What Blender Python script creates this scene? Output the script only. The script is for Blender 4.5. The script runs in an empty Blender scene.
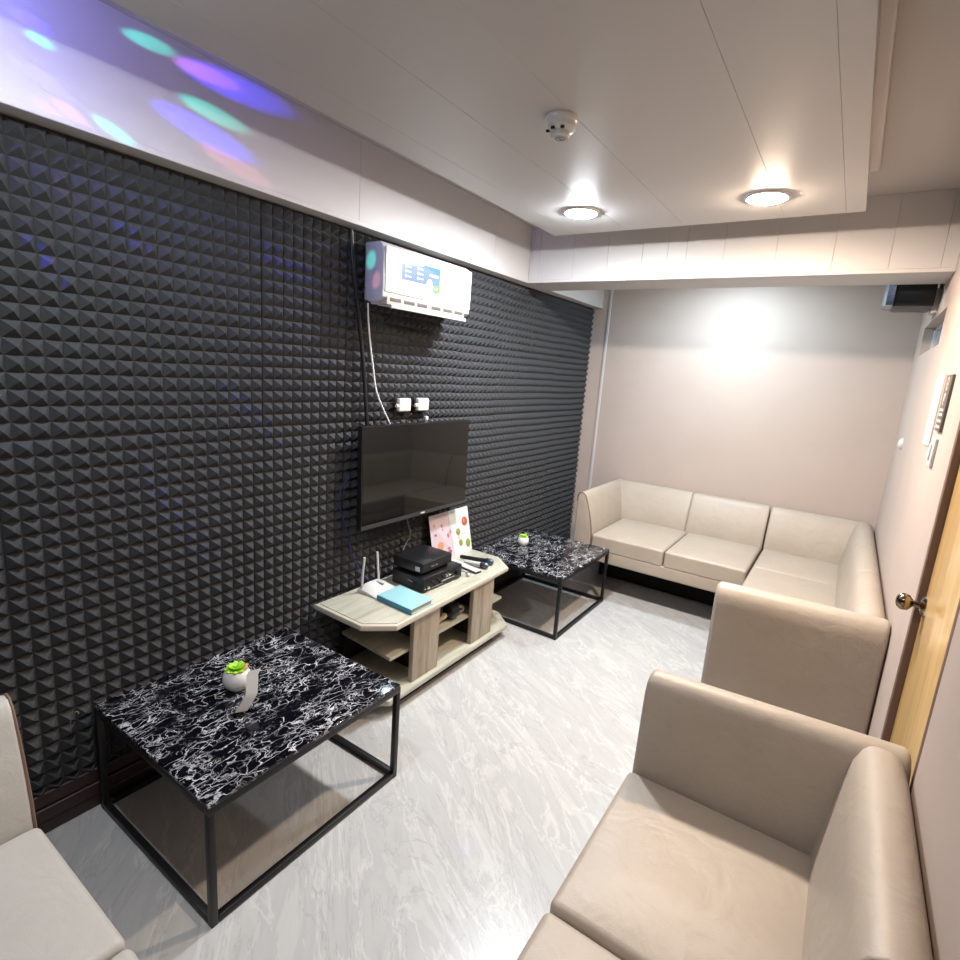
import bpy, math, random
from mathutils import Vector, Matrix
random.seed(7)
PI = math.pi
SC = bpy.context.scene
COL = SC.collection

# ------------------------------------------------------------------ room
W = 2.41          # right wall
YN, YF = -0.42, 4.889   # near wall, back wall
ZC = 2.70         # upper ceiling
ZC2 = 2.585       # ceiling over the back sofa, beyond the cross beam
ZR = 2.525        # underside of the dropped ceiling
ZB = 2.3305       # underside of the beams
BX = 0.0875       # inner face of the left beam
YB1, YB2 = 3.4985, 3.8487

# ------------------------------------------------------------------ materials
def mat(name, color, rough=.5, metal=0, spec=.5, coat=0, coat_rough=.1):
    m = bpy.data.materials.new(name); m.use_nodes = True
    b = m.node_tree.nodes['Principled BSDF']
    b.inputs['Base Color'].default_value = (*color, 1)
    b.inputs['Roughness'].default_value = rough
    b.inputs['Metallic'].default_value = metal
    b.inputs['Specular IOR Level'].default_value = spec
    b.inputs['Coat Weight'].default_value = coat
    b.inputs['Coat Roughness'].default_value = coat_rough
    return m

def nodes(m):
    nt = m.node_tree
    return nt, nt.nodes, nt.links, nt.nodes['Principled BSDF']

def coords(m, scale=(1, 1, 1), rot=(0, 0, 0)):
    nt, N, L, b = nodes(m)
    tc = N.new('ShaderNodeTexCoord'); mp = N.new('ShaderNodeMapping')
    mp.inputs['Scale'].default_value = scale; mp.inputs['Rotation'].default_value = rot
    L.new(tc.outputs['Object'], mp.inputs['Vector'])
    return mp.outputs['Vector']

def noise(m, vec, scale, detail=4, rough=.55, dist=0):
    nt, N, L, b = nodes(m)
    n = N.new('ShaderNodeTexNoise')
    n.inputs['Scale'].default_value = scale; n.inputs['Detail'].default_value = detail
    n.inputs['Roughness'].default_value = rough; n.inputs['Distortion'].default_value = dist
    L.new(vec, n.inputs['Vector'])
    return n.outputs['Fac']

def ramp(m, fac, stops):
    nt, N, L, b = nodes(m)
    r = N.new('ShaderNodeValToRGB')
    els = r.color_ramp.elements
    while len(els) < len(stops): els.new(.5)
    for e, (p, c) in zip(els, stops):
        e.position = p; e.color = (*c, 1) if len(c) == 3 else c
    L.new(fac, r.inputs['Fac'])
    return r.outputs['Color']

def mixc(m, fac, a, b_, mode='MIX'):
    nt, N, L, b = nodes(m)
    x = N.new('ShaderNodeMix'); x.data_type = 'RGBA'; x.blend_type = mode
    for sock, v in ((x.inputs[0], fac), (x.inputs[6], a), (x.inputs[7], b_)):
        if isinstance(v, (int, float)): sock.default_value = v
        elif isinstance(v, tuple): sock.default_value = (*v, 1)
        else: L.new(v, sock)
    return x.outputs[2]

def setcol(m, col):
    nt, N, L, b = nodes(m); L.new(col, b.inputs['Base Color'])

def bump(m, h, strength=.1, dist=.01):
    nt, N, L, b = nodes(m)
    bp = N.new('ShaderNodeBump'); bp.inputs['Strength'].default_value = strength
    bp.inputs['Distance'].default_value = dist
    L.new(h, bp.inputs['Height']); L.new(bp.outputs['Normal'], b.inputs['Normal'])

M = {}
# wall paint, pinkish beige
m = mat('beige_paint', (.56, .47, .42), .6); v = coords(m)
setcol(m, mixc(m, ramp(m, noise(m, v, 2.2, 5), [(.3, (0, 0, 0)), (.7, (1, 1, 1))]), (.42, .345, .305), (.45, .37, .33)))
bump(m, noise(m, v, 90, 3), .06, .003); M['paint'] = m
m = mat('white_pvc', (.50, .485, .48), .5); v = coords(m)
bump(m, noise(m, v, 7, 3), .03, .01); M['pvc'] = m
m = mat('ceiling_board', (.38, .36, .345), .6); v = coords(m)
bump(m, noise(m, v, 160, 3), .12, .003); M['ceil'] = m
M['white_plastic'] = mat('white_plastic', (.52, .52, .515), .3)
M['white_sheet'] = mat('white_paper', (.55, .545, .54), .6)
M['beige_plastic'] = mat('beige_plastic', (.40, .35, .30), .45)
M['grey_slot'] = mat('vent_slot', (.06, .05, .045), .6)
M['black_plastic'] = mat('black_plastic', (.008, .008, .009), .35, spec=.4)
M['dark_gap'] = mat('black_void', (.006, .006, .006), .8)
M['black_metal'] = mat('black_metal', (.008, .008, .009), .42, spec=.35)
M['brown_trim'] = mat('dark_brown_wood', (.030, .014, .012), .42)
M['jamb'] = mat('brown_frame', (.13, .075, .052), .5)
M['chrome'] = mat('chrome', (.72, .68, .62), .12, 1)
M['bronze'] = mat('smoky_bronze', (.25, .2, .14), .15, 1)
# foam
m = mat('charcoal_foam', (.04, .042, .046), .85, spec=.25); v = coords(m)
setcol(m, mixc(m, noise(m, v, 60, 3), (.034, .036, .040), (.050, .052, .056)))
bump(m, noise(m, v, 600, 2), .25, .002); M['foam'] = m
# leatherette
def leather(name, c1, c2, c3):
    m = mat(name, c1, .43, spec=.45); v = coords(m)
    n1 = ramp(m, noise(m, v, 5, 6, .6), [(.35, (0, 0, 0)), (.7, (1, 1, 1))])
    n2 = ramp(m, noise(m, v, 26, 5, .65), [(.60, (0, 0, 0)), (.74, (1, 1, 1))])
    c = mixc(m, n1, c1, c2)
    nt, N, L, b = nodes(m)
    mm = N.new('ShaderNodeMath'); mm.operation = 'MULTIPLY'; mm.inputs[1].default_value = .22
    L.new(n2, mm.inputs[0])
    setcol(m, mixc(m, mm.outputs[0], c, c3))
    a = N.new('ShaderNodeMath'); a.operation = 'ADD'
    s1 = N.new('ShaderNodeMath'); s1.operation = 'MULTIPLY'; s1.inputs[1].default_value = 8
    L.new(noise(m, v, 9, 3, .5, 1.2), s1.inputs[0])
    L.new(s1.outputs[0], a.inputs[0]); L.new(noise(m, v, 420, 2), a.inputs[1])
    bump(m, a.outputs[0], .18, .003)
    return m
M['leather'] = leather('beige_leatherette', (.36, .305, .252), (.39, .332, .275), (.235, .185, .145))
M['leather_pale'] = leather('pale_grey_leatherette', (.40, .385, .36), (.43, .415, .39), (.30, .275, .25))
M['piping'] = mat('brown_piping', (.16, .10, .07), .5)
# floor
m = mat('grey_marble_tile', (.7, .7, .7), .30, spec=.4)
nt, N, L, b = nodes(m)
v1 = coords(m, (1, 1, 1), (0, 0, math.radians(36)))
st = N.new('ShaderNodeMapping'); st.inputs['Scale'].default_value = (.75, 3.0, 1); L.new(v1, st.inputs['Vector'])
warp = noise(m, v1, 2.2, 5)
nv = noise(m, st.outputs['Vector'], 1.6, 9, .62, 1.3)
cA = ramp(m, nv, [(.28, (.375, .375, .38)), (.45, (.43, .43, .43)), (.53, (.40, .40, .405)), (.57, (.46, .46, .455)), (.72, (.41, .41, .41))])
st2 = N.new('ShaderNodeMapping'); st2.inputs['Scale'].default_value = (.55, 2.0, 1); st2.inputs['Location'].default_value = (3, 1, 0); L.new(v1, st2.inputs['Vector'])
nv2 = noise(m, st2.outputs['Vector'], 2.4, 8, .6, 1.8)
vein = ramp(m, nv2, [(.475, (0, 0, 0)), (.5, (1, 1, 1)), (.525, (0, 0, 0))])
cB = mixc(m, vein, cA, (.51, .51, .505))
nv3 = noise(m, st2.outputs['Vector'], 1.3, 8, .65, 2.2)
dk = ramp(m, nv3, [(.488, (0, 0, 0)), (.5, (.5, .5, .5)), (.512, (0, 0, 0))])
cC = mixc(m, dk, cB, (.28, .28, .29))
br = N.new('ShaderNodeTexBrick')
tb = N.new('ShaderNodeTexCoord'); mb = N.new('ShaderNodeMapping')
mb.inputs['Rotation'].default_value = (0, 0, PI/2); mb.inputs['Location'].default_value = (0, -.11, 0)
L.new(tb.outputs['Object'], mb.inputs['Vector']); L.new(mb.outputs['Vector'], br.inputs['Vector'])
br.inputs['Scale'].default_value = 1; br.inputs['Brick Width'].default_value = 1.2; br.inputs['Row Height'].default_value = .6
br.inputs['Mortar Size'].default_value = .0015; br.inputs['Mortar Smooth'].default_value = .2
br.inputs['Color1'].default_value = (0, 0, 0, 1); br.inputs['Color2'].default_value = (0, 0, 0, 1); br.inputs['Mortar'].default_value = (1, 1, 1, 1)
setcol(m, mixc(m, br.outputs['Fac'], cC, (.40, .40, .40)))
bump(m, nv2, .03, .002)
M['floor'] = m
# black marble
m = mat('black_marble', (.01, .01, .015), .09, spec=.45)
nt, N, L, b = nodes(m)
v = coords(m, (1.5, .85, 1))
nz = N.new('ShaderNodeTexNoise'); nz.inputs['Scale'].default_value = 9; nz.inputs['Detail'].default_value = 6; L.new(v, nz.inputs['Vector'])
mx = N.new('ShaderNodeMix'); mx.data_type = 'VECTOR'; mx.inputs[0].default_value = .16
L.new(v, mx.inputs[4]); L.new(nz.outputs['Color'], mx.inputs[5])
def vor(scale, w):
    vo = N.new('ShaderNodeTexVoronoi'); vo.feature = 'DISTANCE_TO_EDGE'; vo.inputs['Scale'].default_value = scale
    L.new(mx.outputs[1], vo.inputs['Vector'])
    return ramp(m, vo.outputs['Distance'], [(0, (1, 1, 1)), (w*.4, (.55, .55, .6)), (w, (0, 0, 0))])
mask1 = ramp(m, noise(m, v, 7, 4), [(.43, (.03, .03, .03)), (.60, (1, 1, 1))])
mask2 = ramp(m, noise(m, v, 11, 4), [(.45, (.0, .0, .0)), (.61, (.85, .85, .85))])
c = mixc(m, 1.0, vor(16, .038), mask1, 'MULTIPLY')
c2 = mixc(m, 1.0, vor(36, .058), mask2, 'MULTIPLY')
fleck = ramp(m, noise(m, v, 42, 5, .7), [(.65, (0, 0, 0)), (.70, (.85, .85, .9))])
c = mixc(m, 1.0, c, c2, 'LIGHTEN'); c = mixc(m, 1.0, c, fleck, 'LIGHTEN')
base = mixc(m, noise(m, v, 5, 3), (.0015, .0015, .002), (.004, .004, .009))
setcol(m, mixc(m, c, base, (.72, .73, .78)))
M['marble'] = m
# woods
def wood(name, c1, c2, c3, scale, rough=.4, coat=0):
    m = mat(name, c1, rough, coat=coat); v = coords(m, scale)
    n1 = noise(m, v, 3, 8, .6, .8)
    setcol(m, ramp(m, n1, [(.28, c3), (.45, c1), (.6, c2), (.75, c1)]))
    bump(m, n1, .06, .003)
    return m
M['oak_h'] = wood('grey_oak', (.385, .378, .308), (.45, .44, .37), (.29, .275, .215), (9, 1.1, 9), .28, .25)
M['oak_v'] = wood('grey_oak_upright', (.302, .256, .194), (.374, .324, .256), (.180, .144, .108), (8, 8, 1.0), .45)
M['oak_edge'] = mat('cream_edging', (.46, .43, .36), .35)
M['pine'] = wood('yellow_pine', (.64, .40, .15), (.74, .50, .22), (.48, .27, .08), (7, 7, .5), .30, .4)
# glossy / misc
M['screen'] = mat('tv_screen', (.003, .003, .003), .045, spec=.45)
M['bezel'] = mat('tv_bezel', (.03, .03, .032), .3)
M['teal'] = mat('teal_cover', (.25, .47, .51), .55)
M['blue_spine'] = mat('blue_spine', (.074, .236, .372), .55)
M['pages'] = mat('page_block', (.446, .372, .273), .7)
M['succulent'] = mat('lime_leaf', (.32, .62, .03), .5)
M['succulent_red'] = mat('ruddy_leaf', (.45, .30, .10), .5)
M['glaze'] = mat('white_glaze', (.72, .72, .72), .15)
M['cable_white'] = mat('white_cable', (.7, .69, .72), .4)
M['cable_blue'] = mat('blue_cable', (.012, .018, .14), .4)
M['cable_grey'] = mat('grey_cable', (.10, .10, .11), .4)
M['sky_blue'] = mat('sticker_blue', (.019, .124, .384), .35)
M['slate_blue'] = mat('sticker_slate_blue', (.081, .136, .260), .35)
M['leaf_green'] = mat('sticker_green', (.099, .341, .062), .35)
M['ink'] = mat('grey_ink', (.25, .26, .3), .5)
M['pale_ink'] = mat('pale_ink', (.372, .397, .459), .5)
M['pink_page'] = mat('pale_pink_page', (.48, .40, .44), .5)
M['pink'] = mat('pink_print', (.48, .13, .22), .5)
M['peach'] = mat('peach_print', (.55, .22, .12), .5)
M['red'] = mat('red_print', (.422, .062, .031), .5)
M['olive'] = mat('olive_print', (.223, .223, .025), .5)
M['magenta'] = mat('magenta_print', (.310, .074, .155), .5)
M['sign_dark'] = mat('sign_taupe', (.10, .08, .07), .45)
M['pane'] = mat('blue_grey_pane', (.20, .27, .32), .12, spec=.7)
M['mirror_grille'] = mat('silver_blue_grille', (.30, .38, .48), .22, .85)
M['cream'] = mat('cream_handle', (.75, .62, .42), .4)
M['mesh_grille'] = mat('mic_grille', (.08, .11, .15), .35, .7)
M['dust_pink'] = mat('dusty_pink', (.42, .30, .30), .5)
m = mat('clear_acrylic', (.95, .97, .97), .03)
m.node_tree.nodes['Principled BSDF'].inputs['Transmission Weight'].default_value = 1
m.node_tree.nodes['Principled BSDF'].inputs['IOR'].default_value = 1.2
M['acrylic'] = m
def emit(name, c, s):
    m = bpy.data.materials.new(name); m.use_nodes = True
    nt = m.node_tree; nt.nodes.clear()
    e = nt.nodes.new('ShaderNodeEmission'); o = nt.nodes.new('ShaderNodeOutputMaterial')
    e.inputs['Color'].default_value = (*c, 1); e.inputs['Strength'].default_value = s
    nt.links.new(e.outputs[0], o.inputs['Surface']); return m
M['lamp_cool'] = emit('cool_lamp', (.88, .94, 1.0), 1200)
M['lamp_warm'] = emit('warm_lamp', (1.0, .78, .58), 1050)
M['lamp_cool_near'] = emit('near_cool_lamp', (.88, .94, 1.0), 700)
M['lamp_warm_near'] = emit('near_warm_lamp', (1.0, .80, .62), 150)
M['lamp_back'] = emit('cold_lamp', (.72, .90, 1.0), 700)

# ------------------------------------------------------------------ mesh building
class MB:
    def __init__(s): s.v = []; s.f = []; s.mi = []; s.x = Matrix.Identity(4)
    def add(s, vs, fs, mi=0):
        o = len(s.v)
        s.v += [s.x @ Vector(p) for p in vs]
        s.f += [[i + o for i in f] for f in fs]; s.mi += [mi]*len(fs)
        return s
    def box(s, lo, hi, r=0, n=2, crown=0, mi=0, mids=0):
        """rounded box; crown lifts the middle of the top face"""
        if r <= 0:
            (a, b, c), (d, e, f) = lo, hi
            return s.add([(a, b, c), (d, b, c), (d, e, c), (a, e, c), (a, b, f), (d, b, f), (d, e, f), (a, e, f)],
                         [(0, 3, 2, 1), (4, 5, 6, 7), (0, 1, 5, 4), (1, 2, 6, 5), (2, 3, 7, 6), (3, 0, 4, 7)], mi)
        r = min(r, *[(hi[k]-lo[k])*.499 for k in range(3)])
        def par(k):
            t = [math.tan(PI/4*i/n) for i in range(n+1)]
            left = [lo[k] + r*(1-a) for a in reversed(t)]
            right = [hi[k] - r*(1-a) for a in t]
            mid = [left[-1] + (right[0]-left[-1])*(i+1)/(mids+1) for i in range(mids)]
            return left + mid + right
        P = [par(k) for k in range(3)]
        vs = {}; L = []; F = []
        c = [(lo[k]+hi[k])/2 for k in range(3)]; h = [(hi[k]-lo[k])/2 for k in range(3)]
        def vid(key):
            if key in vs: return vs[key]
            p = Vector([P[k][key[k]] for k in range(3)])
            q = Vector([min(max(p[k], lo[k]+r), hi[k]-r) for k in range(3)])
            d = p - q
            if d.length > 1e-9: p = q + d.normalized()*r
            if crown:
                u = (p[0]-c[0])/h[0]; w = (p[1]-c[1])/h[1]; tz = (p[2]-lo[2])/(hi[2]-lo[2])
                p[2] += crown*max(0, 1-u**4)*max(0, 1-w**4)*tz
            vs[key] = len(L); L.append(p); return vs[key]
        nn = [len(P[k])-1 for k in range(3)]
        for k in range(3):
            i, j = (k+1) % 3, (k+2) % 3
            for side in (0, nn[k]):
                for a in range(nn[i]):
                    for b in range(nn[j]):
                        q = []
                        for da, db in ((0, 0), (1, 0), (1, 1), (0, 1)):
                            key = [0, 0, 0]; key[k] = side; key[i] = a+da; key[j] = b+db
                            q.append(vid(tuple(key)))
                        F.append(q if side else q[::-1])
        return s.add(L, F, mi)
    def prism(s, poly, z0, z1, r=0, mi=0, axis=2):
        """polygon (ccw) extruded along an axis, with a small edge chamfer r"""
        n = len(poly)
        def inset(d):
            out = []
            for i in range(n):
                p0, p1, p2 = Vector(poly[i-1]), Vector(poly[i]), Vector(poly[(i+1) % n])
                e1 = (p1-p0).normalized(); e2 = (p2-p1).normalized()
                n1 = Vector((-e1.y, e1.x)); n2 = Vector((-e2.y, e2.x))
                b = (n1+n2); k = b.dot(n1)
                out.append(p1 + b*(d/k if abs(k) > 1e-6 else 0))
            return out
        rings = [(0, z0), (0, z1)] if r <= 0 else [(r, z0), (r*.3, z0+r*.3), (0, z0+r), (0, z1-r), (r*.3, z1-r*.3), (r, z1)]
        vs = []; fs = []
        for d, z in rings:
            for p in inset(d):
                vs.append((p[0], p[1], z) if axis == 2 else ((z, p[0], p[1]) if axis == 0 else (p[1], z, p[0])))
        for k in range(len(rings)-1):
            for i in range(n):
                j = (i+1) % n
                fs.append((k*n+i, k*n+j, (k+1)*n+j, (k+1)*n+i))
        fs.append(tuple(range(n-1, -1, -1))); fs.append(tuple((len(rings)-1)*n+i for i in range(n)))
        return s.add(vs, fs, mi)
    def lathe(s, prof, c, d=(0, 0, 1), seg=24, mi=0):
        d = Vector(d).normalized(); q = d.to_track_quat('Z', 'Y'); c = Vector(c)
        vs = []; fs = []; rows = []
        for r, z in prof:
            if r < 1e-6: rows.append([len(vs)]); vs.append(c + d*z)
            else:
                rows.append(list(range(len(vs), len(vs)+seg)))
                for i in range(seg):
                    a = 2*PI*i/seg
                    vs.append(c + q @ Vector((r*math.cos(a), r*math.sin(a), z)))
        for A, B in zip(rows, rows[1:]):
            for i in range(seg):
                j = (i+1) % seg
                if len(A) == 1 and len(B) == 1: continue
                if len(A) == 1: fs.append((A[0], B[j], B[i]))
                elif len(B) == 1: fs.append((A[i], A[j], B[0]))
                else: fs.append((A[i], A[j], B[j], B[i]))
        return s.add(vs, fs, mi)
    def tube(s, path, r, seg=8, mi=0, smooth=0):
        P = [Vector(p) for p in path]
        for _ in range(smooth):
            Q = [P[0]]
            for a, b in zip(P, P[1:]): Q += [a.lerp(b, .25), a.lerp(b, .75)]
            Q.append(P[-1]); P = Q
        vs = []; fs = []; up = Vector((.31, .52, .79))
        rad = r if isinstance(r, (list, tuple)) else [r]*len(P)
        if len(rad) != len(P): rad = [rad[0] + (rad[-1]-rad[0])*i/(len(P)-1) for i in range(len(P))]
        for i, p in enumerate(P):
            t = (P[min(i+1, len(P)-1)] - P[max(i-1, 0)]).normalized()
            a = t.cross(up).normalized(); b = t.cross(a).normalized(); pass
            for k in range(seg):
                th = 2*PI*k/seg
                vs.append(p + a*rad[i]*math.cos(th) + b*rad[i]*math.sin(th))
        for i in range(len(P)-1):
            for k in range(seg):
                l = (k+1) % seg
                fs.append((i*seg+k, i*seg+l, (i+1)*seg+l, (i+1)*seg+k))
        fs.append(tuple(range(seg-1, -1, -1))); fs.append(tuple((len(P)-1)*seg+k for k in range(seg)))
        return s.add(vs, fs, mi)
    def disc(s, c, ru, rv, u, v, mi=0, seg=16, t=.0006):
        """thin printed dot in the plane of u, v"""
        c = Vector(c); u = Vector(u).normalized(); v = Vector(v).normalized(); n = u.cross(v)
        vs = [c + u*ru*math.cos(2*PI*i/seg) + v*rv*math.sin(2*PI*i/seg) for i in range(seg)]
        vs += [p + n*t for p in vs]
        fs = [tuple(range(seg-1, -1, -1)), tuple(range(seg, 2*seg))]
        fs += [(i, (i+1) % seg, seg+(i+1) % seg, seg+i) for i in range(seg)]
        return s.add(vs, fs, mi)
    def slab(s, quad, t, mi=0):
        """quad of four corners (ccw seen from the front) with a thickness behind it"""
        q = [Vector(p) for p in quad]; n = (q[1]-q[0]).cross(q[3]-q[0]).normalized()
        vs = q + [p - n*t for p in q]
        return s.add(vs, [(0, 1, 2, 3), (7, 6, 5, 4), (0, 4, 5, 1), (1, 5, 6, 2), (2, 6, 7, 3), (3, 7, 4, 0)], mi)
    def build(s, name, mats, parent=None, smooth=True, angle=38):
        me = bpy.data.meshes.new(name)
        if parent is not None: loc = parent['_base']
        else:
            xs = [p[0] for p in s.v]; ys = [p[1] for p in s.v]; zs = [p[2] for p in s.v]
            loc = ((min(xs)+max(xs))/2, (min(ys)+max(ys))/2, min(zs))
        loc = Vector(loc)
        me.from_pydata([tuple(p - loc) for p in s.v], [], s.f)
        if not isinstance(mats, (list, tuple)): mats = [mats]
        for mm in mats: me.materials.append(M[mm])
        me.polygons.foreach_set('material_index', s.mi)
        me.validate(); me.update()
        if smooth:
            me.polygons.foreach_set('use_smooth', [True]*len(me.polygons))
            me.set_sharp_from_angle(angle=math.radians(angle))
        o = bpy.data.objects.new(name, me); COL.objects.link(o)
        if parent is not None:
            o.parent = parent
            o['_base'] = [loc[0], loc[1], loc[2]]
        else: o.location = loc
        return o

def tag(o, label, cat, group=None, kind=None):
    if label: o['label'] = label
    if cat: o['category'] = cat
    if group: o['group'] = group
    if kind: o['kind'] = kind
    return o

def thing(name, loc, label, cat, group=None, rz=0):
    o = bpy.data.objects.new(name, None); COL.objects.link(o)
    o.empty_display_size = .05
    o.location = loc; o.rotation_euler = (0, 0, rz); o['_base'] = list(loc)
    return tag(o, label, cat, group)

def struct(name, mb, m, parent=None, smooth=False):
    o = mb.build(name, m, parent, smooth)
    if parent is None: o['kind'] = 'structure'
    return o

# ------------------------------------------------------------------ the setting
struct('floor', MB().box((-.15, YN-.1, -.1), (W+.3, YF+.15, 0)), 'floor')
mb = MB().box((-.15, YN-.1, ZC), (W+.3, YF+.15, ZC+.1)); mb.box((BX-.01, YB2-.004, ZC2), (W+.01, YF+.01, ZC))
struct('ceiling', mb, 'ceil')
struct('wall_left', MB().box((-.15, YN-.1, 0), (-.005, YF+.15, ZC)), 'paint')
struct('wall_back', MB().box((-.005, YF, 0), (W+.3, YF+.15, ZC)), 'paint')
struct('wall_front', MB().box((-.005, YN-.1, 0), (W+.3, YN, ZC)), 'foam')  # unseen wall; dark foam finish added to cut bounced light
# right wall with the door opening and the small high window
DY0, DY1, DZ = 1.66, 2.335, 2.02
NY0, NY1, NZ0, NZ1 = 3.50, 4.52, 1.996, 2.172
WT = .17
mb = MB()
for y0, y1, z0, z1 in ((YN, DY0, 0, ZC), (DY0, DY1, DZ, ZC), (DY1, NY0, 0, ZC), (NY0, NY1, 0, NZ0), (NY0, NY1, NZ1, ZC), (NY1, YF, 0, ZC)):
    mb.box((W, y0, z0), (W+WT, y1, z1))
struct('wall_right', mb, 'paint')
# left beam and cross beam, clad in boards
def boards(mb, axis, cuts, lo, hi, gap=.0012):
    for a, b in zip(cuts, cuts[1:]):
        l = list(lo); h = list(hi); l[axis] = a + gap/2; h[axis] = b - gap/2
        mb.box(l, h, .0007, 1)
mb = MB(); mb.box((-.005, YN, ZB+.004), (BX-.006, YF, ZC))
boards(mb, 1, [YN, .6, 1.9, 3.05, YB1-.002], (BX-.008, 0, ZB+.019), (BX, 0, ZC))
mb.box((-.005, YN, ZB), (BX+.002, YF, ZB+.02), .003, 1)
mb.box((BX-.008, YB2, ZB+.02), (BX, YF, ZC))
struct('trim_1', mb, 'pvc')
mb = MB(); mb.box((BX, YB1+.006, ZB+.004), (W, YB2-.002, ZC))
boards(mb, 0, [BX, .115, .165, .42, .66, .885, 1.04, 1.15, 1.36, 1.63, 1.90, 2.145, 2.35, W], (0, YB1, ZB+.019), (0, YB1+.008, ZC))
mb.box((BX, YB1-.003, ZB), (W, YB2, ZB+.02), .003, 1)
struct('trim_2', mb, 'pvc')
# dropped ceiling panel: boards on a frame
RX0, RX1, RY1 = .478, 2.018, 3.09
mb = MB()
boards(mb, 0, [RX0, .62, .925, 1.235, 1.70, 1.945, RX1], (0, YN+.002, ZR), (0, RY1, ZR+.03), .0009)
mb.box((RX0+.02, YN+.002, ZR+.03), (RX1-.012, RY1-.02, ZC-.03))
mb.box((RX0+.0, YN+.002, ZC-.03), (RX1+.022, RY1-.05, ZC), .008, 2)
struct('ceiling.001', mb, 'pvc')
# mouldings
mb = MB()
for a, b, c, d in ((0, .052, -.004, .020), (.054, .104, -.004, .026), (.106, .158, -.004, .018)):
    mb.box((c, YN, a), (d, YF, b), .006, 2)
struct('baseboard_left', mb, 'brown_trim')
struct('trim_3', MB().box((.148, YF-.010, 0), (.170, YF+.002, ZC2), .003, 2), 'pvc')
# door
dr = thing('door_1', (W+.02, (DY0+DY1)/2, 0), None, None); dr['kind'] = 'structure'
mb = MB()
mb.box((W+.0, DY1-.035, 0), (W+.10, DY1+.0, DZ), .003, 1); mb.box((W, DY0, 0), (W+.10, DY0+.035, DZ), .003, 1)
mb.box((W, DY0+.035, DZ-.035), (W+.10, DY1-.035, DZ), .003, 1)
mb.build('door_frame', 'jamb', dr)
MB().box((W+.022, DY0+.036, .008), (W+.060, DY1-.036, DZ-.036), .002, 1).build('door_leaf', 'pine', dr)
MB().box((W+.058, DY0+.036, .0), (W+.10, DY1-.036, DZ-.036)).build('door_stop', 'jamb', dr)
kn = MB(); ky, kz = 2.262, 1.055
kn.lathe([(0, 0), (.034, 0), (.034, .005), (.026, .012), (.013, .016), (.011, .034), (.016, .038), (.026, .046), (.029, .058), (.027, .068), (.018, .078), (.008, .081), (0, .0815)], (W+.022, ky, kz), (-1, 0, 0), 28)
k = kn.build('door_knob', 'bronze', dr); k['label'] = 'round polished bronze door knob'
MB().lathe([(0, 0), (.0365, 0), (.0365, .003), (.033, .006), (.02, .008), (0, .008)], (W+.022, ky, kz), (-1, 0, 0), 28).build('knob_rose', 'chrome', dr)
# small window high in the right wall
wn = thing('window_1', (W+.1, (NY0+NY1)/2, NZ0), None, None); wn['kind'] = 'structure'
mb = MB()
for y0, y1 in ((NY0, NY0+.02), (NY1-.02, NY1), ((NY0+NY1)/2-.01, (NY0+NY1)/2+.01)): mb.box((W+.050, y0, NZ0), (W+.080, y1, NZ1), .002, 1)
mb.box((W+.050, NY0, NZ0), (W+.080, NY1, NZ0+.018), .002, 1); mb.box((W+.050, NY0, NZ1-.018), (W+.080, NY1, NZ1), .002, 1)
mb.build('window_frame', 'white_plastic', wn)
for y0, y1 in ((NY0+.02, (NY0+NY1)/2-.01), ((NY0+NY1)/2+.01, NY1-.02)):
    MB().box((W+.062, y0, NZ0+.018), (W+.066, y1, NZ1-.018)).build('window_pane', 'pane', wn)
struct('trim_4', MB().box((W+WT-.01, NY0-.1, NZ0-.1), (W+WT+.03, NY1+.1, NZ1+.1)), 'paint')

# ------------------------------------------------------------------ acoustic foam
def foam(y_lo, y_hi, label):
    P = .0512; S = P*9; mb = MB()
    ncol0 = math.floor((y_lo - .526)/S + 1e-6)
    for ci in range(ncol0, ncol0+16):
        ya = .526 + ci*S
        if ya >= y_hi - 1e-6: break
        for ri in range(5):
            zt = ZB - .004 - ri*S
            rnd = random.Random(ci*31+ri)
            dx = rnd.uniform(-.0015, .0035); dy = rnd.uniform(-.001, .001); dz = rnd.uniform(-.003, .003)
            tilt = rnd.uniform(-.004, .004); h = .031 + rnd.uniform(-.002, .002)
            vs = []; fs = []; idx = {}
            y1 = min(ya+S, y_hi); z0 = max(zt-S, .160)
            ny = int(math.ceil((y1-ya)/P - .02)); nz = int(math.ceil((zt-z0)/P - .02))
            if ny < 1 or nz < 1: continue
            def V(y, z, x):
                y = min(max(y, y_lo, YN+.001), y_hi); z = max(z, .160)
                return (x + dx, min(max(y + dy + tilt*(z-zt), y_lo), y_hi), min(z + dz + tilt*(y-ya), ZB-.0005))
            g = .0012
            for i in range(ny):
                for j in range(nz):
                    a, b = ya+i*P, min(ya+(i+1)*P, y1+.0001); d, c = zt-j*P, max(zt-(j+1)*P, z0)
                    if b <= max(y_lo, YN): continue
                    ga = g*2 if i == 0 else 0; gd = g*2 if j == 0 else 0
                    hh = h*(1+rnd.uniform(-.04, .04))
                    o = len(vs)
                    vs += [V(a+ga, c, .0), V(b, c, .0), V(b, d-gd, .0), V(a+ga, d-gd, .0), V((a+b)/2+rnd.uniform(-.001, .001), (c+d)/2+rnd.uniform(-.001, .001), hh)]
                    fs += [(o, o+1, o+4), (o+1, o+2, o+4), (o+2, o+3, o+4), (o+3, o, o+4)]
            mb.add(vs, fs)
    mb.box((-.004, max(y_lo, YN), .16), (-.0025, y_hi, ZB-.001))
    o = mb.build('acoustic_foam', 'foam', None, smooth=False)
    tag(o, label, 'wall foam')
SPLIT = .526 + 3*.0512*9
foam(YN, SPLIT, 'black pyramid acoustic foam on the left wall, nearer stretch behind the front marble table')
foam(SPLIT, YF-.012, 'black pyramid acoustic foam on the left wall, far stretch behind the television')

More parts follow.
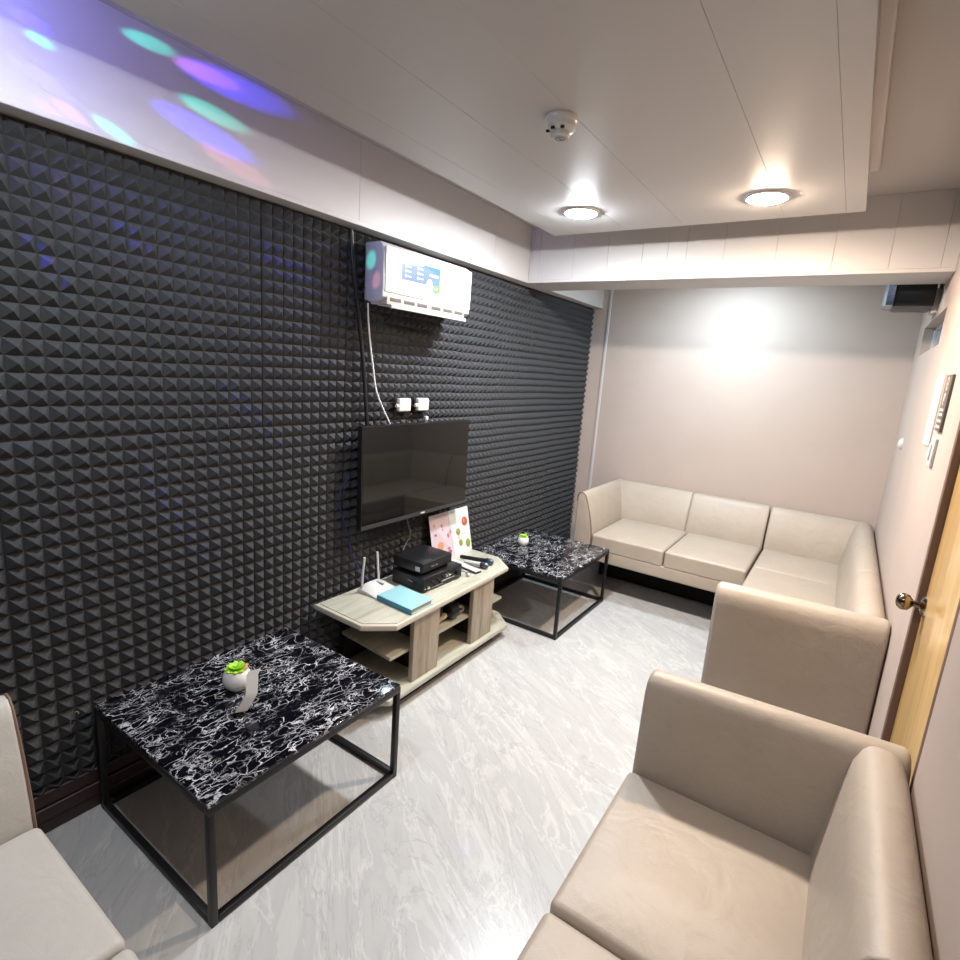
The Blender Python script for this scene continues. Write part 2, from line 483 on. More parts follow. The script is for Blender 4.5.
# ------------------------------------------------------------------ sofas
SZ, SS = .814, .505
PROF = [(0, .275), (0, .74), (.004, .78), (.015, .803), (.033, .813), (.052, .810), (.069, .795), (.083, .765), (.100, .718), (.118, .66), (.134, .60), (.146, .54), (.153, .48), (.155, .40), (.155, .275)]
PROF2 = [(0, .275), (0, .715), (.005, .762), (.020, .795), (.045, .812), (.072, .812), (.095, .798), (.110, .770), (.120, .72), (.129, .66), (.138, .60), (.147, .54), (.153, .48), (.155, .40), (.155, .275)]
def extr(mb, fn, L, prof=PROF, r=.018, n=4, s0=0, caps=True):
    """sweep a (thickness, height) profile along s; fn(s, t, z) -> point. Rounded ends."""
    T = max(p[0] for p in prof); z0 = min(p[1] for p in prof); z1 = max(p[1] for p in prof)
    ct, cz = T/2, (z0+z1)/2
    secs = []
    for i in range(n, -1, -1):
        a = PI/2*i/n; secs.append((s0 + r*(1-math.sin(a)), r*(1-math.cos(a))))
    mids = [(s0 + r + (L-2*r)*k/6, 0) for k in range(1, 6)]
    secs = secs + mids + [(s0 + L - (q-s0), d) for q, d in reversed(secs)]
    vs = []; fs = []; m = len(prof)
    for q, d in secs:
        kt = 1 - d/(T/2); kz = 1 - d/((z1-z0)/2)
        for t, z in prof: vs.append(fn(q, ct+(t-ct)*kt, cz+(z-cz)*kz))
    for k in range(len(secs)-1):
        for i in range(m):
            j = (i+1) % m; fs.append((k*m+i, k*m+j, (k+1)*m+j, (k+1)*m+i))
    fs.append(tuple(range(m-1, -1, -1))); fs.append(tuple((len(secs)-1)*m+i for i in range(m)))
    # keep the winding outward whatever the mapping's handedness
    e = Vector(fn(1, 0, 0)) - Vector(fn(0, 0, 0)); f = Vector(fn(0, 1, 0)) - Vector(fn(0, 0, 0)); g = Vector(fn(0, 0, 1)) - Vector(fn(0, 0, 0))
    if e.cross(f).dot(g) > 0: fs = [q[::-1] for q in fs]
    return mb.add(vs, fs)
def bprof(t, z0=.33, P=PROF): return [(a*t/.155, max(b, z0)) for a, b in P]

def sofa_front_x(name, label, x_front, x_wall, seats, arms, backs, leather, group='leatherette sofas of the room', endbacks=()):
    """sofa with its back on the right wall, facing -x. seats/backs: y ranges; arms: (y_outer, direction, skew)"""
    ys = [y for s_ in seats for y in s_]
    y0, y1 = min(ys), max(ys)
    t = thing(name, ((x_front+x_wall)/2, (y0+y1)/2, 0), label, 'sofa')
    MB().box((x_front+.42, y0-.06, 0), (x_wall-.01, y1+.06, .276)).build('plinth', 'dark_gap', t)
    MB().box((x_front+.004, y0-.015, .275), (x_wall-.02, y1+.015, .372), .012, 3).build('seat_rail', leather, t)
    for a, b in seats:
        MB().box((x_front, a+.003, .362), (2.262, b-.003, SS-.012), .020, 4, crown=.014, mids=7).build('seat_cushion', leather, t)
    for a, b in backs:
        mb = MB(); extr(mb, lambda s_, q, z: (x_wall-.003-q, a+s_, z), b-a, bprof(.178, .33, PROF2), r=.007)
        mb.build('backrest', leather, t)
    for yo, d, sk in arms:
        mb = MB(); Lx = x_wall-.004-(x_front+.005)
        extr(mb, lambda s_, q, z: (x_front+.005+s_, yo + d*q + sk*(s_/Lx-.5)*max(0, (z-.5))/.3, z), Lx, bprof(.170, .275, PROF2), r=.022)
        mb.build('arm', leather, t)
    return t
# A: foreground right, arm at its far end
sofa_front_x('sofa', 'beige two-seat sofa in the right foreground, its far arm in front of the wooden door', 1.722, W,
             [(.455, 1.018), (1.022, 1.600)], [(1.768, -1, .055), (.295, 1, 0)], [(.455, 1.018), (1.018, 1.70)], 'leather')
# B: corner module by the back wall
tB = sofa_front_x('corner_sofa', 'beige corner sofa section along right wall, tall plain arm end facing the camera', 1.728, W,
             [(2.82, 3.485), (3.485, 4.150), (4.150, 4.715)], [(2.662, 1, .05)], [(2.76, 3.485), (3.485, 4.150), (4.150, YF-.012)], 'leather')
mb = MB(); extr(mb, lambda s_, q, z: (1.728+s_, YF-.004-q, z), .62, bprof(.200), r=.02)
mb.build('backrest', 'leather', tB)
# C: two-seater on the back wall with an arm at the left
def sofa_y(name, label, x_arm, x_end, y_front, y_wall, d, seats, backs, leather, tb, right_arm=False):
    """back on a wall at y_wall, seat facing direction -d*y"""
    t = thing(name, ((x_arm+x_end)/2, (y_front+y_wall)/2, 0), label, 'sofa')
    D = abs(y_wall-y_front)
    Y = lambda q: y_front + d*q       # q = distance back from the front
    def bx(x0, q0, z0, x1, q1, z1, **k):
        a, b = sorted((Y(q0), Y(q1))); return MB().box((x0, a, z0), (x1, b, z1), **k)
    bx(x_arm+.08, .47, 0, x_end-.06, D-.01, .276).build('plinth', 'dark_gap', t)
    bx(x_arm+.012, .004, .275, x_end, D-.02, .372, r=.012, n=3).build('seat_rail', leather, t)
    for a, b in seats:
        bx(a+.003, 0, .362, b-.003, D-.16, SS-.012, r=.020, n=4, crown=.014, mids=7).build('seat_cushion', leather, t)
    for a, b in backs:
        mb = MB(); extr(mb, lambda s_, q, z: (a+s_, y_wall-d*(.004+q), z), b-a, bprof(tb), r=.02); mb.build('backrest', leather, t)
    mb = MB(); extr(mb, lambda s_, q, z: (x_arm+q, Y(.006+s_), z), D-.012, r=.012); ar = mb.build('arm', leather, t)
    pts = [(x_arm+a_ - .003, Y(.007), b_-.004) for a_, b_ in PROF[1:-1]]
    MB().tube(pts, .0045, 6).build('piping', 'piping', ar)
    if right_arm:
        mb = MB(); extr(mb, lambda s_, q, z: (x_end-q, Y(.006+s_), z), D-.012, r=.012); mb.build('arm', leather, t)
    return t
sofa_y('sofa', 'pale grey two-seat sofa against the back wall, its left arm beside the foam wall', .418, 1.722, 4.008, YF, 1,
       [(.572, 1.150), (1.150, 1.716)], [(.475, 1.126), (1.126, 1.718)], 'leather', .200)
sofa_y('sofa', 'pale sofa cut off at the bottom left corner, seat in front of the foam wall', .405, 1.66, .400, YN, -1,
       [(.560, 1.05), (1.05, 1.50)], [(.50, 1.05), (1.05, 1.60)], 'leather_pale', .20, True)

# ------------------------------------------------------------------ marble tables
def table(x0, x1, y0, y1, h, label):
    t = thing('coffee_table', ((x0+x1)/2, (y0+y1)/2, 0), label, 'table')
    r = .011
    top = MB().box((x0+.002, y0+.002, h-.012), (x1-.002, y1-.002, h), .002, 2).build('tabletop', 'marble', t)
    mb = MB()
    for a in (x0, x1-2*r): mb.box((a, y0, h-.036), (a+2*r, y1, h-.012), .0015, 1)
    for a in (y0, y1-2*r): mb.box((x0+2*r, a, h-.036), (x1-2*r, a+2*r, h-.012), .0015, 1)
    mb.build('top_rail', 'black_metal', t)
    mb = MB()
    for a in (x0, x1-2*r): mb.box((a, y0+2*r, .004), (a+2*r, y1-2*r, .026), .0015, 1)
    for a in (y0, y1-2*r): mb.box((x0+2*r, a, .004), (x1-2*r, a+2*r, .026), .0015, 1)
    mb.build('floor_rail', 'black_metal', t)
    for a in (x0, x1-2*r):
        for b in (y0, y1-2*r):
            MB().box((a, b, 0), (a+2*r, b+2*r, h-.036), .0015, 1).build('leg', 'black_metal', t)
    return t
TH = .433
table(.037, .785, .722, 1.540, TH, 'black marble coffee table in the left foreground, nearer of the two, before the foam wall')
table(.037, .765, 3.086, 3.925, TH, 'black marble coffee table beyond the television cabinet, close to the back sofa')

# ------------------------------------------------------------------ television cabinet
cb = thing('tv_cabinet', (.27, 2.34, 0), 'grey oak low television cabinet with open shelves between the two marble tables', 'cabinet')
topP = [(.048, 1.700), (.388, 1.692), (.512, 1.808), (.488, 2.868), (.338, 2.988), (.048, 2.988)]
MB().prism(topP, .468, .499, .009).build('top_board', 'oak_edge', cb)
def insetpoly(P, d):
    c = Vector((sum(p[0] for p in P)/len(P), sum(p[1] for p in P)/len(P)))
    return [(c.x+(p[0]-c.x)*(1-d/.25), c.y+(p[1]-c.y)*(1-d/.62)) for p in P]
MB().prism(insetpoly(topP, .018), .497, .5025, .0015).build('top_inlay', 'oak_h', cb)
MB().prism([(.05, 1.885), (.437, 1.852), (.445, 2.885), (.05, 2.885)], .262, .282, .003).build('middle_shelf', 'oak_h', cb)
MB().prism([(.05, 1.69), (.37, 1.69), (.497, 1.795), (.497, 2.90), (.355, 3.02), (.05, 3.02)], .066, .098, .008).build('bottom_board', 'oak_h', cb)
MB().prism([(.07, 1.80), (.34, 1.80), (.440, 1.90), (.440, 2.82), (.32, 2.93), (.07, 2.93)], 0, .067).build('plinth', 'dark_gap', cb)
for ya, yb in ((1.985, 2.196), (2.515, 2.735)):
    p = MB().box((.444, ya, .097), (.472, yb, .469), .003, 2).build('upright', 'oak_v', cb)
    MB().box((.06, (ya+yb)/2-.009, .097), (.445, (ya+yb)/2+.009, .469)).build('divider', 'brown_trim', p)
MB().box((.046, 1.90, .097), (.054, 2.90, .469)).build('added_dark_back', 'dark_gap', cb)  # dark sheet added behind the shelves so the open inside looks black

# things on the cabinet
ZT = .5025
rt = thing('wifi_router', (.20, 2.03, ZT), 'white wifi router with two upright antennas on the cabinet, behind the teal book', 'router')
mb = MB()
secs = [(.098, .008, .026), (.112, .004, .042), (.15, .003, .044), (.195, .003, .031), (.232, .003, .012)]
vs = []; fs = []
for x, zb, zt_ in secs:
    for k in range(9):
        y = 1.945 + .170*k/8; e = 1-abs(k/4-1)**4*.55
        vs.append((x, y, ZT+zt_*e))
    for k in range(9):
        y = 2.115 - .170*k/8; vs.append((x, y, ZT+zb*.3+.001))
for a in range(len(secs)-1):
    for i in range(18):
        j = (i+1) % 18; fs.append((a*18+i, (a+1)*18+i, (a+1)*18+j, a*18+j))
fs.append(tuple(range(18))); fs.append(tuple(range(4*18+17, 4*18-1, -1)))
mb.add(vs, fs).build('casing', 'white_plastic', rt)
MB().box((.140, 2.04, ZT+.038), (.190, 2.052, ZT+.046), .001, 1).build('status_strip', 'ink', rt)
MB().tube([(.118, 1.958, ZT+.022), (.132, 1.945, ZT+.10), (.140, 1.948, ZT+.205)], .0065, 10).build('antenna', 'white_plastic', rt)
MB().tube([(.100, 2.102, ZT+.022), (.090, 2.102, ZT+.10), (.083, 2.100, ZT+.185)], .0065, 10).build('antenna', 'white_plastic', rt)

bk = thing('ring_binder', (.375, 2.02, ZT), 'teal hardback book lying on the television cabinet in front of the black amplifier', 'book')
q0 = [(.246, 1.946), (.492, 1.930), (.490, 2.104), (.240, 2.122)]
MB().prism(q0, ZT+.0255, ZT+.029, .001).build('front_cover', 'teal', bk)
MB().prism(q0, ZT, ZT+.0035, .001).build('back_cover', 'teal', bk)
MB().prism([(.244, 1.944), (.494, 1.928), (.494, 1.934), (.244, 1.951)], ZT+.001, ZT+.028, .001).build('spine', 'blue_spine', bk)
MB().prism([(.252, 1.951), (.484, 1.936), (.482, 2.098), (.247, 2.114)], ZT+.0035, ZT+.0255).build('pages', 'pages', bk)

am = thing('karaoke_amplifier', (.26, 2.35, ZT), 'black amplifier with knobs on its front, under a smaller black box', 'amplifier', rz=-.02)
MB().box((.140, 2.168, ZT+.006), (.368, 2.512, ZT+.084), .004, 2).build('casing', 'black_plastic', am)
fp = MB().box((.366, 2.170, ZT+.008), (.374, 2.510, ZT+.082), .002, 1).build('front_panel', 'black_metal', am)
for i, (y, z, r_) in enumerate([(2.205, .028, .009), (2.24, .052, .006), (2.262, .030, .006), (2.285, .052, .006), (2.31, .030, .008), (2.335, .055, .006), (2.36, .055, .007), (2.385, .055, .007), (2.412, .045, .010), (2.47, .045, .019)]):
    MB().lathe([(0, 0), (r_, 0), (r_*.95, .010), (r_*.7, .013), (0, .013)], (.374, y, ZT+z), (1, 0, 0), 14).build('knob', 'chrome' if i in (0, 6, 7) else 'black_plastic', fp)
MB().box((.3735, 2.33, ZT+.026), (.3755, 2.44, ZT+.033), .0006, 1).build('display_strip', 'pale_ink', fp)
MB().box((.3735, 2.235, ZT+.013), (.3755, 2.34, ZT+.017), .0006, 1).build('lettering', 'ink', fp)
MB().box((.3735, 2.180, ZT+.020), (.3755, 2.188, ZT+.026), .0006, 1).build('power_button', 'white_plastic', fp)
for x in (.16, .35):
    for y in (2.19, 2.49): MB().lathe([(0, 0), (.010, 0), (.010, .007), (0, .007)], (x, y, ZT), (0, 0, 1), 12).build('foot', 'black_plastic', am)
MB().tube([(.26, 2.166, ZT+.053), (.30, 2.163, ZT+.050)], .003, 6).build('side_vent', 'ink', am)

tb = thing('media_player', (.235, 2.32, ZT+.084), 'small black media box with a white sticker, stacked on the amplifier', 'media player')
MB().box((.128, 2.186, ZT+.100), (.336, 2.452, ZT+.158), .004, 2).build('casing', 'black_plastic', tb)
MB().box((.130, 2.19, ZT+.095), (.325, 2.45, ZT+.102), .002, 1).build('underside', 'dark_gap', tb)
for x in (.15, .30):
    for y in (2.21, 2.43): MB().box((x, y-.012, ZT+.0842), (x+.02, y+.012, ZT+.097), .002, 1).build('foot', 'black_plastic', tb)
f2 = MB().box((.334, 2.19, ZT+.102), (.342, 2.448, ZT+.155), .003, 2).build('front_panel', 'black_metal', tb)
for y, w in ((2.262, .012), (2.28, .008), (2.30, .016)): MB().box((.3415, y, ZT+.122), (.3432, y+w, ZT+.128), .0005, 1).build('lettering', 'ink', f2)
MB().box((.290, 2.1845, ZT+.108), (.322, 2.1865, ZT+.134), .0005, 1).build('sticker', 'white_sheet', tb)

# open menu standing on the cabinet
mn = thing('menu_card', (.10, 2.79, ZT), 'open white two-page menu with pictures of fruit standing behind the black boxes', 'menu')
BLp, Hb, BRp = Vector((.100, 2.590, ZT)), Vector((.124, 2.790, ZT)), Vector((.120, 2.985, ZT))
TLp, Ht, TRp = Vector((.052, 2.575, .792)), Vector((.046, 2.783, .790)), Vector((.038, 3.010, .786))
def page(name, a, b, c, d, m, prints):
    o = MB().slab([a, b, c, d], .0025).build(name, m, mn)
    n = (b-a).cross(d-a).normalized(); u = (b-a).normalized(); v = (d-a).normalized()
    for s_, t_, ru, rv, k in prints:
        p = a.lerp(b, s_).lerp(d.lerp(c, s_), t_) + n*(.0022 if k not in ('leaf_green', 'ink') or rv < .006 else .0030)
        MB().disc(p, ru, rv, u, v).build('text_line' if rv < .006 else 'fruit_picture', k, o)
page('left_page', BLp, Hb, Ht, TLp, 'pink_page', [(.42, .93, .045, .005, 'pale_ink'), (.20, .77, .010, .011, 'peach'), (.55, .72, .009, .014, 'pink'), (.56, .63, .005, .010, 'magenta'),
     (.22, .56, .011, .008, 'magenta'), (.80, .48, .011, .016, 'pink'), (.40, .30, .026, .026, 'peach'), (.75, .20, .016, .010, 'pink'), (.78, .12, .017, .013, 'magenta'), (.93, .55, .006, .014, 'pink')])
page('right_page', Hb, BRp, TRp, Ht, 'white_sheet', [(.20, .95, .03, .005, 'pale_ink'), (.74, .68, .031, .031, 'red'), (.70, .70, .012, .012, 'peach'), (.33, .49, .022, .023, 'olive'), (.30, .51, .009, .008, 'ink'),
     (.40, .23, .019, .022, 'olive'), (.80, .17, .024, .028, 'olive'), (.78, .19, .010, .012, 'leaf_green'), (.62, .42, .02, .003, 'pale_ink'), (.3, .36, .02, .003, 'pale_ink')])

def mic(a, b, body, label, hr=.021):
    a = Vector(a); b = Vector(b); d = (b-a); Lm = d.length
    t = thing('microphone', (a.x, a.y, ZT), label, 'microphone')
    MB().lathe([(0, 0), (.011, .001), (.0125, .01), (.014, Lm*.5), (.0165, Lm-.052), (.018, Lm-.046), (0, Lm-.046)], a, d, 18).build('handle', body, t)
    MB().lathe([(.017, Lm-.047), (.0215, Lm-.040), (.0215, Lm-.034), (.018, Lm-.030), (0, Lm-.030)], a, d, 18).build('collar', 'black_plastic', t)
    MB().lathe([(0, Lm-.036), (hr*.75, Lm-.034), (hr, Lm-.020), (hr*.97, Lm-.008), (hr*.6, Lm+.004), (0, Lm+.008)], a, d, 18).build('head', 'mesh_grille', t)
mic((.190, 2.752, ZT+.0195), (.405, 2.806, ZT+.0225), 'black_plastic', 'black handheld microphone lying on the cabinet, farther from the camera')
mic((.262, 2.700, ZT+.0195), (.418, 2.726, ZT+.0225), 'white_plastic', 'handheld microphone with white handle and dark head lying beside the white remote')
rm = thing('remote_control', (.30, 2.645, ZT), 'flat white remote control lying beside the microphones on the cabinet', 'remote')
u = Vector((.24, -.040, 0)).normalized(); vperp = Vector((.040, .24, 0)).normalized()
def along(c, l, w, z0, z1, r):
    c = Vector(c).to_3d(); return [tuple((c + u*a*l/2 + vperp*b*w/2)[:2]) for a, b in ((-1, -1), (1, -1), (1, 1), (-1, 1))], z0, z1, r
MB().prism(*along((.302, 2.648), .235, .052, ZT+.0005, ZT+.012, .003)).build('underside', 'black_plastic', rm)
MB().prism(*along((.302, 2.648), .230, .049, ZT+.010, ZT+.018, .003)).build('casing', 'white_plastic', rm)
for i in range(3): MB().prism(*along(Vector((.23, 2.660, 0)) + u*.02*i, .006, .02, ZT+.018, ZT+.0195, .0005)).build('button', 'pale_ink', rm)
cbl = MB().tube([(.345, 2.515, ZT+.03), (.385, 2.535, ZT+.032), (.40, 2.55, ZT+.008), (.36, 2.57, ZT+.006), (.39, 2.60, ZT+.006)], .0035, 7, smooth=2)
tag(cbl.build('audio_cable', 'cable_grey'), 'short dark cable curling beside the amplifier on the cabinet', 'cable')
pl = MB().box((.392, 2.535, ZT+.0005), (.412, 2.556, ZT+.020), .004, 2)
tag(pl.build('cable_plug', 'white_plastic'), 'tiny white plug standing at the right end of the amplifier', 'plug')

# things on the middle shelf
mr = thing('maraca', (.39, 2.36, .282), 'black round shaker with a cream handle on the cabinet middle shelf', 'shaker')
MB().lathe([(0, -.052), (.02, -.050), (.042, -.03), (.047, 0), (.042, .03), (.02, .050), (0, .052)], (.395, 2.405, .3295), (.1, 1, 0), 20).build('head', 'black_plastic', mr)
MB().lathe([(0, 0), (.009, .002), (.011, .02), (.016, .085), (.014, .10), (0, .10)], (.389, 2.268, .299), (.0, 1, .22), 14).build('handle', 'cream', mr)
tag(MB().lathe([(.012, 0), (.022, .004), (.025, .014), (.022, .024), (.012, .028), (.009, .014), (.012, 0)], (.380, 2.500, .308), (.9, -.3, .2), 18).build('hand_bell', 'dust_pink'), 'small dusty pink ring-shaped trinket on the cabinet middle shelf', 'trinket')

# ------------------------------------------------------------------ plants and card on the tables
def plant(c, r, label, ruddy=False):
    x, y = c
    t = thing('potted_succulent', (x, y, TH), label, 'plant')
    MB().lathe([(0, 0), (r*.5, 0), (r*.62, .004), (r*.92, r*.45), (r, r*.85), (r*.94, r*1.3), (r*.78, r*1.58), (r*.70, r*1.58), (r*.70, r*1.4), (0, r*1.4)], (x, y, TH), (0, 0, 1), 28).build('pot', 'glaze', t)
    mb = MB(); zc = TH + r*1.45
    for ring, (n, ln, el) in enumerate(((9, .92, 18), (8, .78, 42), (6, .55, 64), (3, .35, 84))):
        for i in range(n):
            a = 2*PI*(i + ring*.5)/n; e = math.radians(el)
            d = Vector((math.cos(a)*math.cos(e), math.sin(a)*math.cos(e), math.sin(e))); L_ = r*ln
            side = Vector((-math.sin(a), math.cos(a), 0)); nr = d.cross(side)
            b = Vector((x, y, zc)); wd = r*.24
            vs = [b]; P_ = [(.35, .8), (.7, 1), (.9, .6)]
            for f_, w_ in P_:
                p = b + d*L_*f_
                vs += [p + side*wd*w_, p - nr*wd*.42*w_, p - side*wd*w_, p + nr*wd*.42*w_]
            vs.append(b + d*L_)
            fs = [(0, 1+(k+1) % 4, 1+k) for k in range(4)]
            for g in range(2): fs += [(1+4*g+k, 1+4*g+(k+1) % 4, 5+4*g+(k+1) % 4, 5+4*g+k) for k in range(4)]
            fs += [(9+k, 9+(k+1) % 4, 13) for k in range(4)]
            mb.add(vs, fs, 1 if (ruddy and ring == 0 and i in (1, 2)) else 0)
    mb.build('leaves', ['succulent', 'succulent_red'], t, angle=70)
plant((.322, 1.105), .052, 'lime succulent in a round white pot on the nearer marble table', True)
plant((.236, 3.500), .043, 'lime succulent in a small white pot on the farther marble table')
# bent white card in a clear stand, facing the camera
cd = thing('card_stand', (.470, 1.030, TH), 'white bent card strip in a clear acrylic stand beside the nearer potted plant', 'card stand')
to = Vector((2.1165-.47, -1.03, 0)).normalized(); sd = Vector((-to.y, to.x, 0))      # towards the viewer's side of the room, and its right
c0 = Vector((.474, 1.028, TH))
path = [(-.020, .004), (-.016, .012), (.012, .052), (.020, .072), (.022, .125), (.014, .134)]
w = .040
vs = []; fs = []
for k, (a, b) in enumerate(((-.022, .006), (.006, .052), (.014, .066), (.018, .122), (.026, .136))):
    for e in (0, 1):
        for th in (0, .003):
            vs.append(c0 + sd*(a + e*w) + Vector((0, 0, b + (.004 if e and k == 4 else 0))) - to*(th + (0, .004, .008, .040, .046)[k]))
for k in range(4):
    o = 4*k
    for q in ((0, 2, 6, 4), (1, 5, 7, 3), (0, 4, 5, 1), (2, 3, 7, 6)): fs.append(tuple(o+i for i in q))
fs += [(0, 1, 3, 2), (16, 18, 19, 17)]
MB().add(vs, fs).build('card', 'white_sheet', cd)
st_ = MB()
A_ = c0 - sd*.028 - to*.004; B_ = c0 + sd*.030 - to*.004
st_.slab([A_ + to*.03 + Vector((0, 0, .0005)), B_ + to*.03 + Vector((0, 0, .0005)), B_ - to*.022 + Vector((0, 0, .0035)), A_ - to*.022 + Vector((0, 0, .0035))], .0025)
st_.slab([A_ - to*.012 + Vector((0, 0, .004)), B_ - to*.012 + Vector((0, 0, .004)), B_ - to*.024 + Vector((0, 0, .085)), A_ - to*.024 + Vector((0, 0, .085))], .0025)
st_.build('acrylic_stand', 'acrylic', cd, smooth=False)

# ------------------------------------------------------------------ television
tv = thing('television', (.10, 2.374, .86), 'black flat television on the foam wall above the oak cabinet, switched off', 'television')
yl, yr, zb, zt = 1.922, 2.845, .858, 1.397
xt, xb = .124, .134
def tvq(y0, y1, z0, z1, off): 
    X = lambda z: xb + (xt-xb)*(z-zb)/(zt-zb) + off
    return [(X(z0), y0, z0), (X(z0), y1, z0), (X(z1), y1, z1), (X(z1), y0, z1)]
MB().slab(tvq(yl, yr, zb, zt, -.001), .030).build('casing', 'black_plastic', tv)
MB().slab(tvq(yl+.006, yr-.006, zb+.022, zt-.006, .0006), .0015).build('screen', 'screen', tv)
bz = MB().slab(tvq(yl, yr, zb-.002, zb+.020, .002), .006).build('lower_bezel', 'bezel', tv)
MB().slab(tvq(2.395, 2.43, zb+.005, zb+.014, .0028), .001).build('logo', 'white_plastic', bz)
MB().slab(tvq(2.32, 2.34, zb-.014, zb-.001, .000), .012).build('sensor', 'black_plastic', tv)
MB().box((.037, 2.20, 1.00), (.105, 2.55, 1.25)).build('wall_bracket', 'black_metal', tv)

# ------------------------------------------------------------------ air conditioner
ac = thing('air_conditioner', (.1, 2.29, 2.0), 'white wall air conditioner with a blue sticker above the television', 'air conditioner')
a0, a1 = 1.945, 2.650
acp = [(.039, 2.012), (.10, 2.0), (.175, 2.0), (.207, 2.022), (.210, 2.06), (.207, 2.22), (.192, 2.258), (.168, 2.272), (.039, 2.280)]
prof = [(z, x) for x, z in acp]
mb = MB().prism(prof[::-1], a0+.0, a1, .008, axis=1)
for p in mb.v:
    if p.y < a0+.02: p.y += .045*(1-(p.x-.038)/.172)
mb.build('casing', 'white_plastic', ac)
MB().box((.206, a0+.012, 2.045), (.2135, a1-.004, 2.250), .003, 2).build('front_panel', 'white_plastic', ac)
MB().box((.100, a0+.03, 1.990), (.2095, a1-.05, 2.040), .004, 2).build('outlet_grille', 'beige_plastic', ac)
sl = MB()
for i in range(6):
    y = a0 + .05 + i*.100 + (.012 if i > 2 else 0)
    sl.box((.2085, y, 2.006), (.2105, y+.078, 2.024), .001, 1)
sl.build('vent_slots', 'grey_slot', ac)
fl = MB(); fl.slab([(.150, a0+.03, 1.984), (.236, a0+.03, 1.980), (.236, a1-.07, 1.980), (.150, a1-.07, 1.984)][::-1], .004)
fl.box((.226, a0+.03, 1.972), (.240, a1-.07, 1.990), .004, 2)
fl.build('air_flap', 'white_plastic', ac)
for y in (a0+.10, a1-.14): MB().box((.165, y, 1.975), (.175, y+.006, 1.992)).build('flap_hinge', 'beige_plastic', ac)
sx = .2137
def sheet(y0, y1, z0, z1, d=0): return [(sx+d, y0, z0), (sx+d, y1, z0), (sx+d, y1, z1), (sx+d, y0, z1)]
sk = MB().slab([(sx, 2.068, 2.118), (sx, 2.362, 2.122), (sx, 2.362, 2.214), (sx, 2.062, 2.190)], .0006, 0)
sk.slab([(sx+.0003, 2.22, 2.205), (sx+.0003, 2.36, 2.182), (sx+.0003, 2.36, 2.213), (sx+.0003, 2.235, 2.212)], .0004, 1)
stk = sk.build('blue_sticker', ['slate_blue', 'sky_blue'], ac, smooth=False)
for i in range(3):
    for j, yy in enumerate((2.095, 2.185)):
        zc = 2.184 - i*.023 + j*.003
        MB().disc((sx+.0006, yy, zc), .009, .008, (0, 1, 0), (0, 0, 1)).build('symbol', 'pale_ink', stk)
        MB().slab(sheet(yy+.013, yy+.040, zc-.003, zc+.003, .0008), .0005).build('text_line', 'white_plastic', stk, smooth=False)
MB().slab(sheet(2.275, 2.345, 2.165, 2.176, .0008), .0005).build('text_line', 'white_plastic', stk, smooth=False)
w_ = MB(); w_.slab(sheet(2.045, 2.20, 2.205, 2.228, .0012), .0006, 0); w_.slab(sheet(2.14, 2.185, 2.212, 2.219, .0016), .0005, 1); w_.slab(sheet(2.085, 2.135, 2.214, 2.218, .0016), .0005, 2)
w_.build('name_label', ['white_sheet', 'ink', 'pale_ink'], ac, smooth=False)
w_ = MB(); w_.disc((sx+.0010, 2.277, 2.118), .026, .032, (0, 1, 0), (0, 0, 1), 0, 20); w_.disc((sx+.0017, 2.277, 2.121), .009, .008, (0, 1, 0), (0, 0, 1), 1, 12)
w_.slab(sheet(2.268, 2.287, 2.096, 2.099, .0019), .0004, 1)
w_.build('energy_label', ['white_sheet', 'ink'], ac, smooth=False)
w_ = MB(); w_.disc((sx+.0012, 2.335, 2.108), .027, .020, (0, 1, .2), (0, -.2, 1), 0, 20); w_.disc((sx+.0020, 2.330, 2.110), .011, .007, (0, 1, .2), (0, -.2, 1), 1, 12)
w_.build('leaf_label', ['leaf_green', 'white_sheet'], ac, smooth=False)
MB().slab(sheet(2.318, 2.352, 2.064, 2.069, .0004), .0004).build('logo', 'ink', ac, smooth=False)
MB().disc((sx+.0004, 2.333, 2.078), .005, .005, (0, 1, 0), (0, 0, 1), 0, 10).build('emblem', 'ink', ac)
MB().slab(sheet(2.565, 2.60, 2.068, 2.073, .0004), .0004).build('model_mark', 'ink', ac, smooth=False)
# cables on the foam
tag(MB().tube([(.053, 1.885, 2.31), (.054, 1.890, 2.25), (.054, 1.900, 2.14), (.054, 1.940, 1.96), (.054, 1.985, 1.70), (.054, 2.020, 1.41), (.054, 2.03, 1.30)], .010, 10, smooth=2).build('pipe_cable', 'black_metal'),
    'thick black cable hanging down the foam wall left of the air conditioner', 'cable')
MB().tube([(.05, 2.008, 2.0), (.047, 2.015, 1.93), (.047, 2.035, 1.80), (.047, 2.062, 1.68), (.047, 2.083, 1.573), (.050, 2.135, 1.48), (.055, 2.19, 1.398), (.060, 2.21, 1.36)], .0042, 8, smooth=2).build('power_cord', 'cable_white', ac)['label'] = 'thin white power cord'
tag(MB().tube([(.06, 1.905, 1.13), (.042, 1.875, 1.10), (.040, 1.852, 1.03), (.040, 1.862, .96), (.042, 1.92, .82), (.045, 1.945, .70), (.050, 2.00, .60), (.10, 2.03, .537)], .0030, 8, smooth=2).build('network_cable', 'cable_blue'),
    'thin blue cable looping from behind the television down to the router', 'cable')
MB().tube([(.075, 2.32, .90), (.070, 2.36, .80), (.065, 2.40, .72), (.060, 2.36, .66), (.06, 2.34, .63)], .004, 7, smooth=2).build('signal_cable', 'cable_grey', tv)
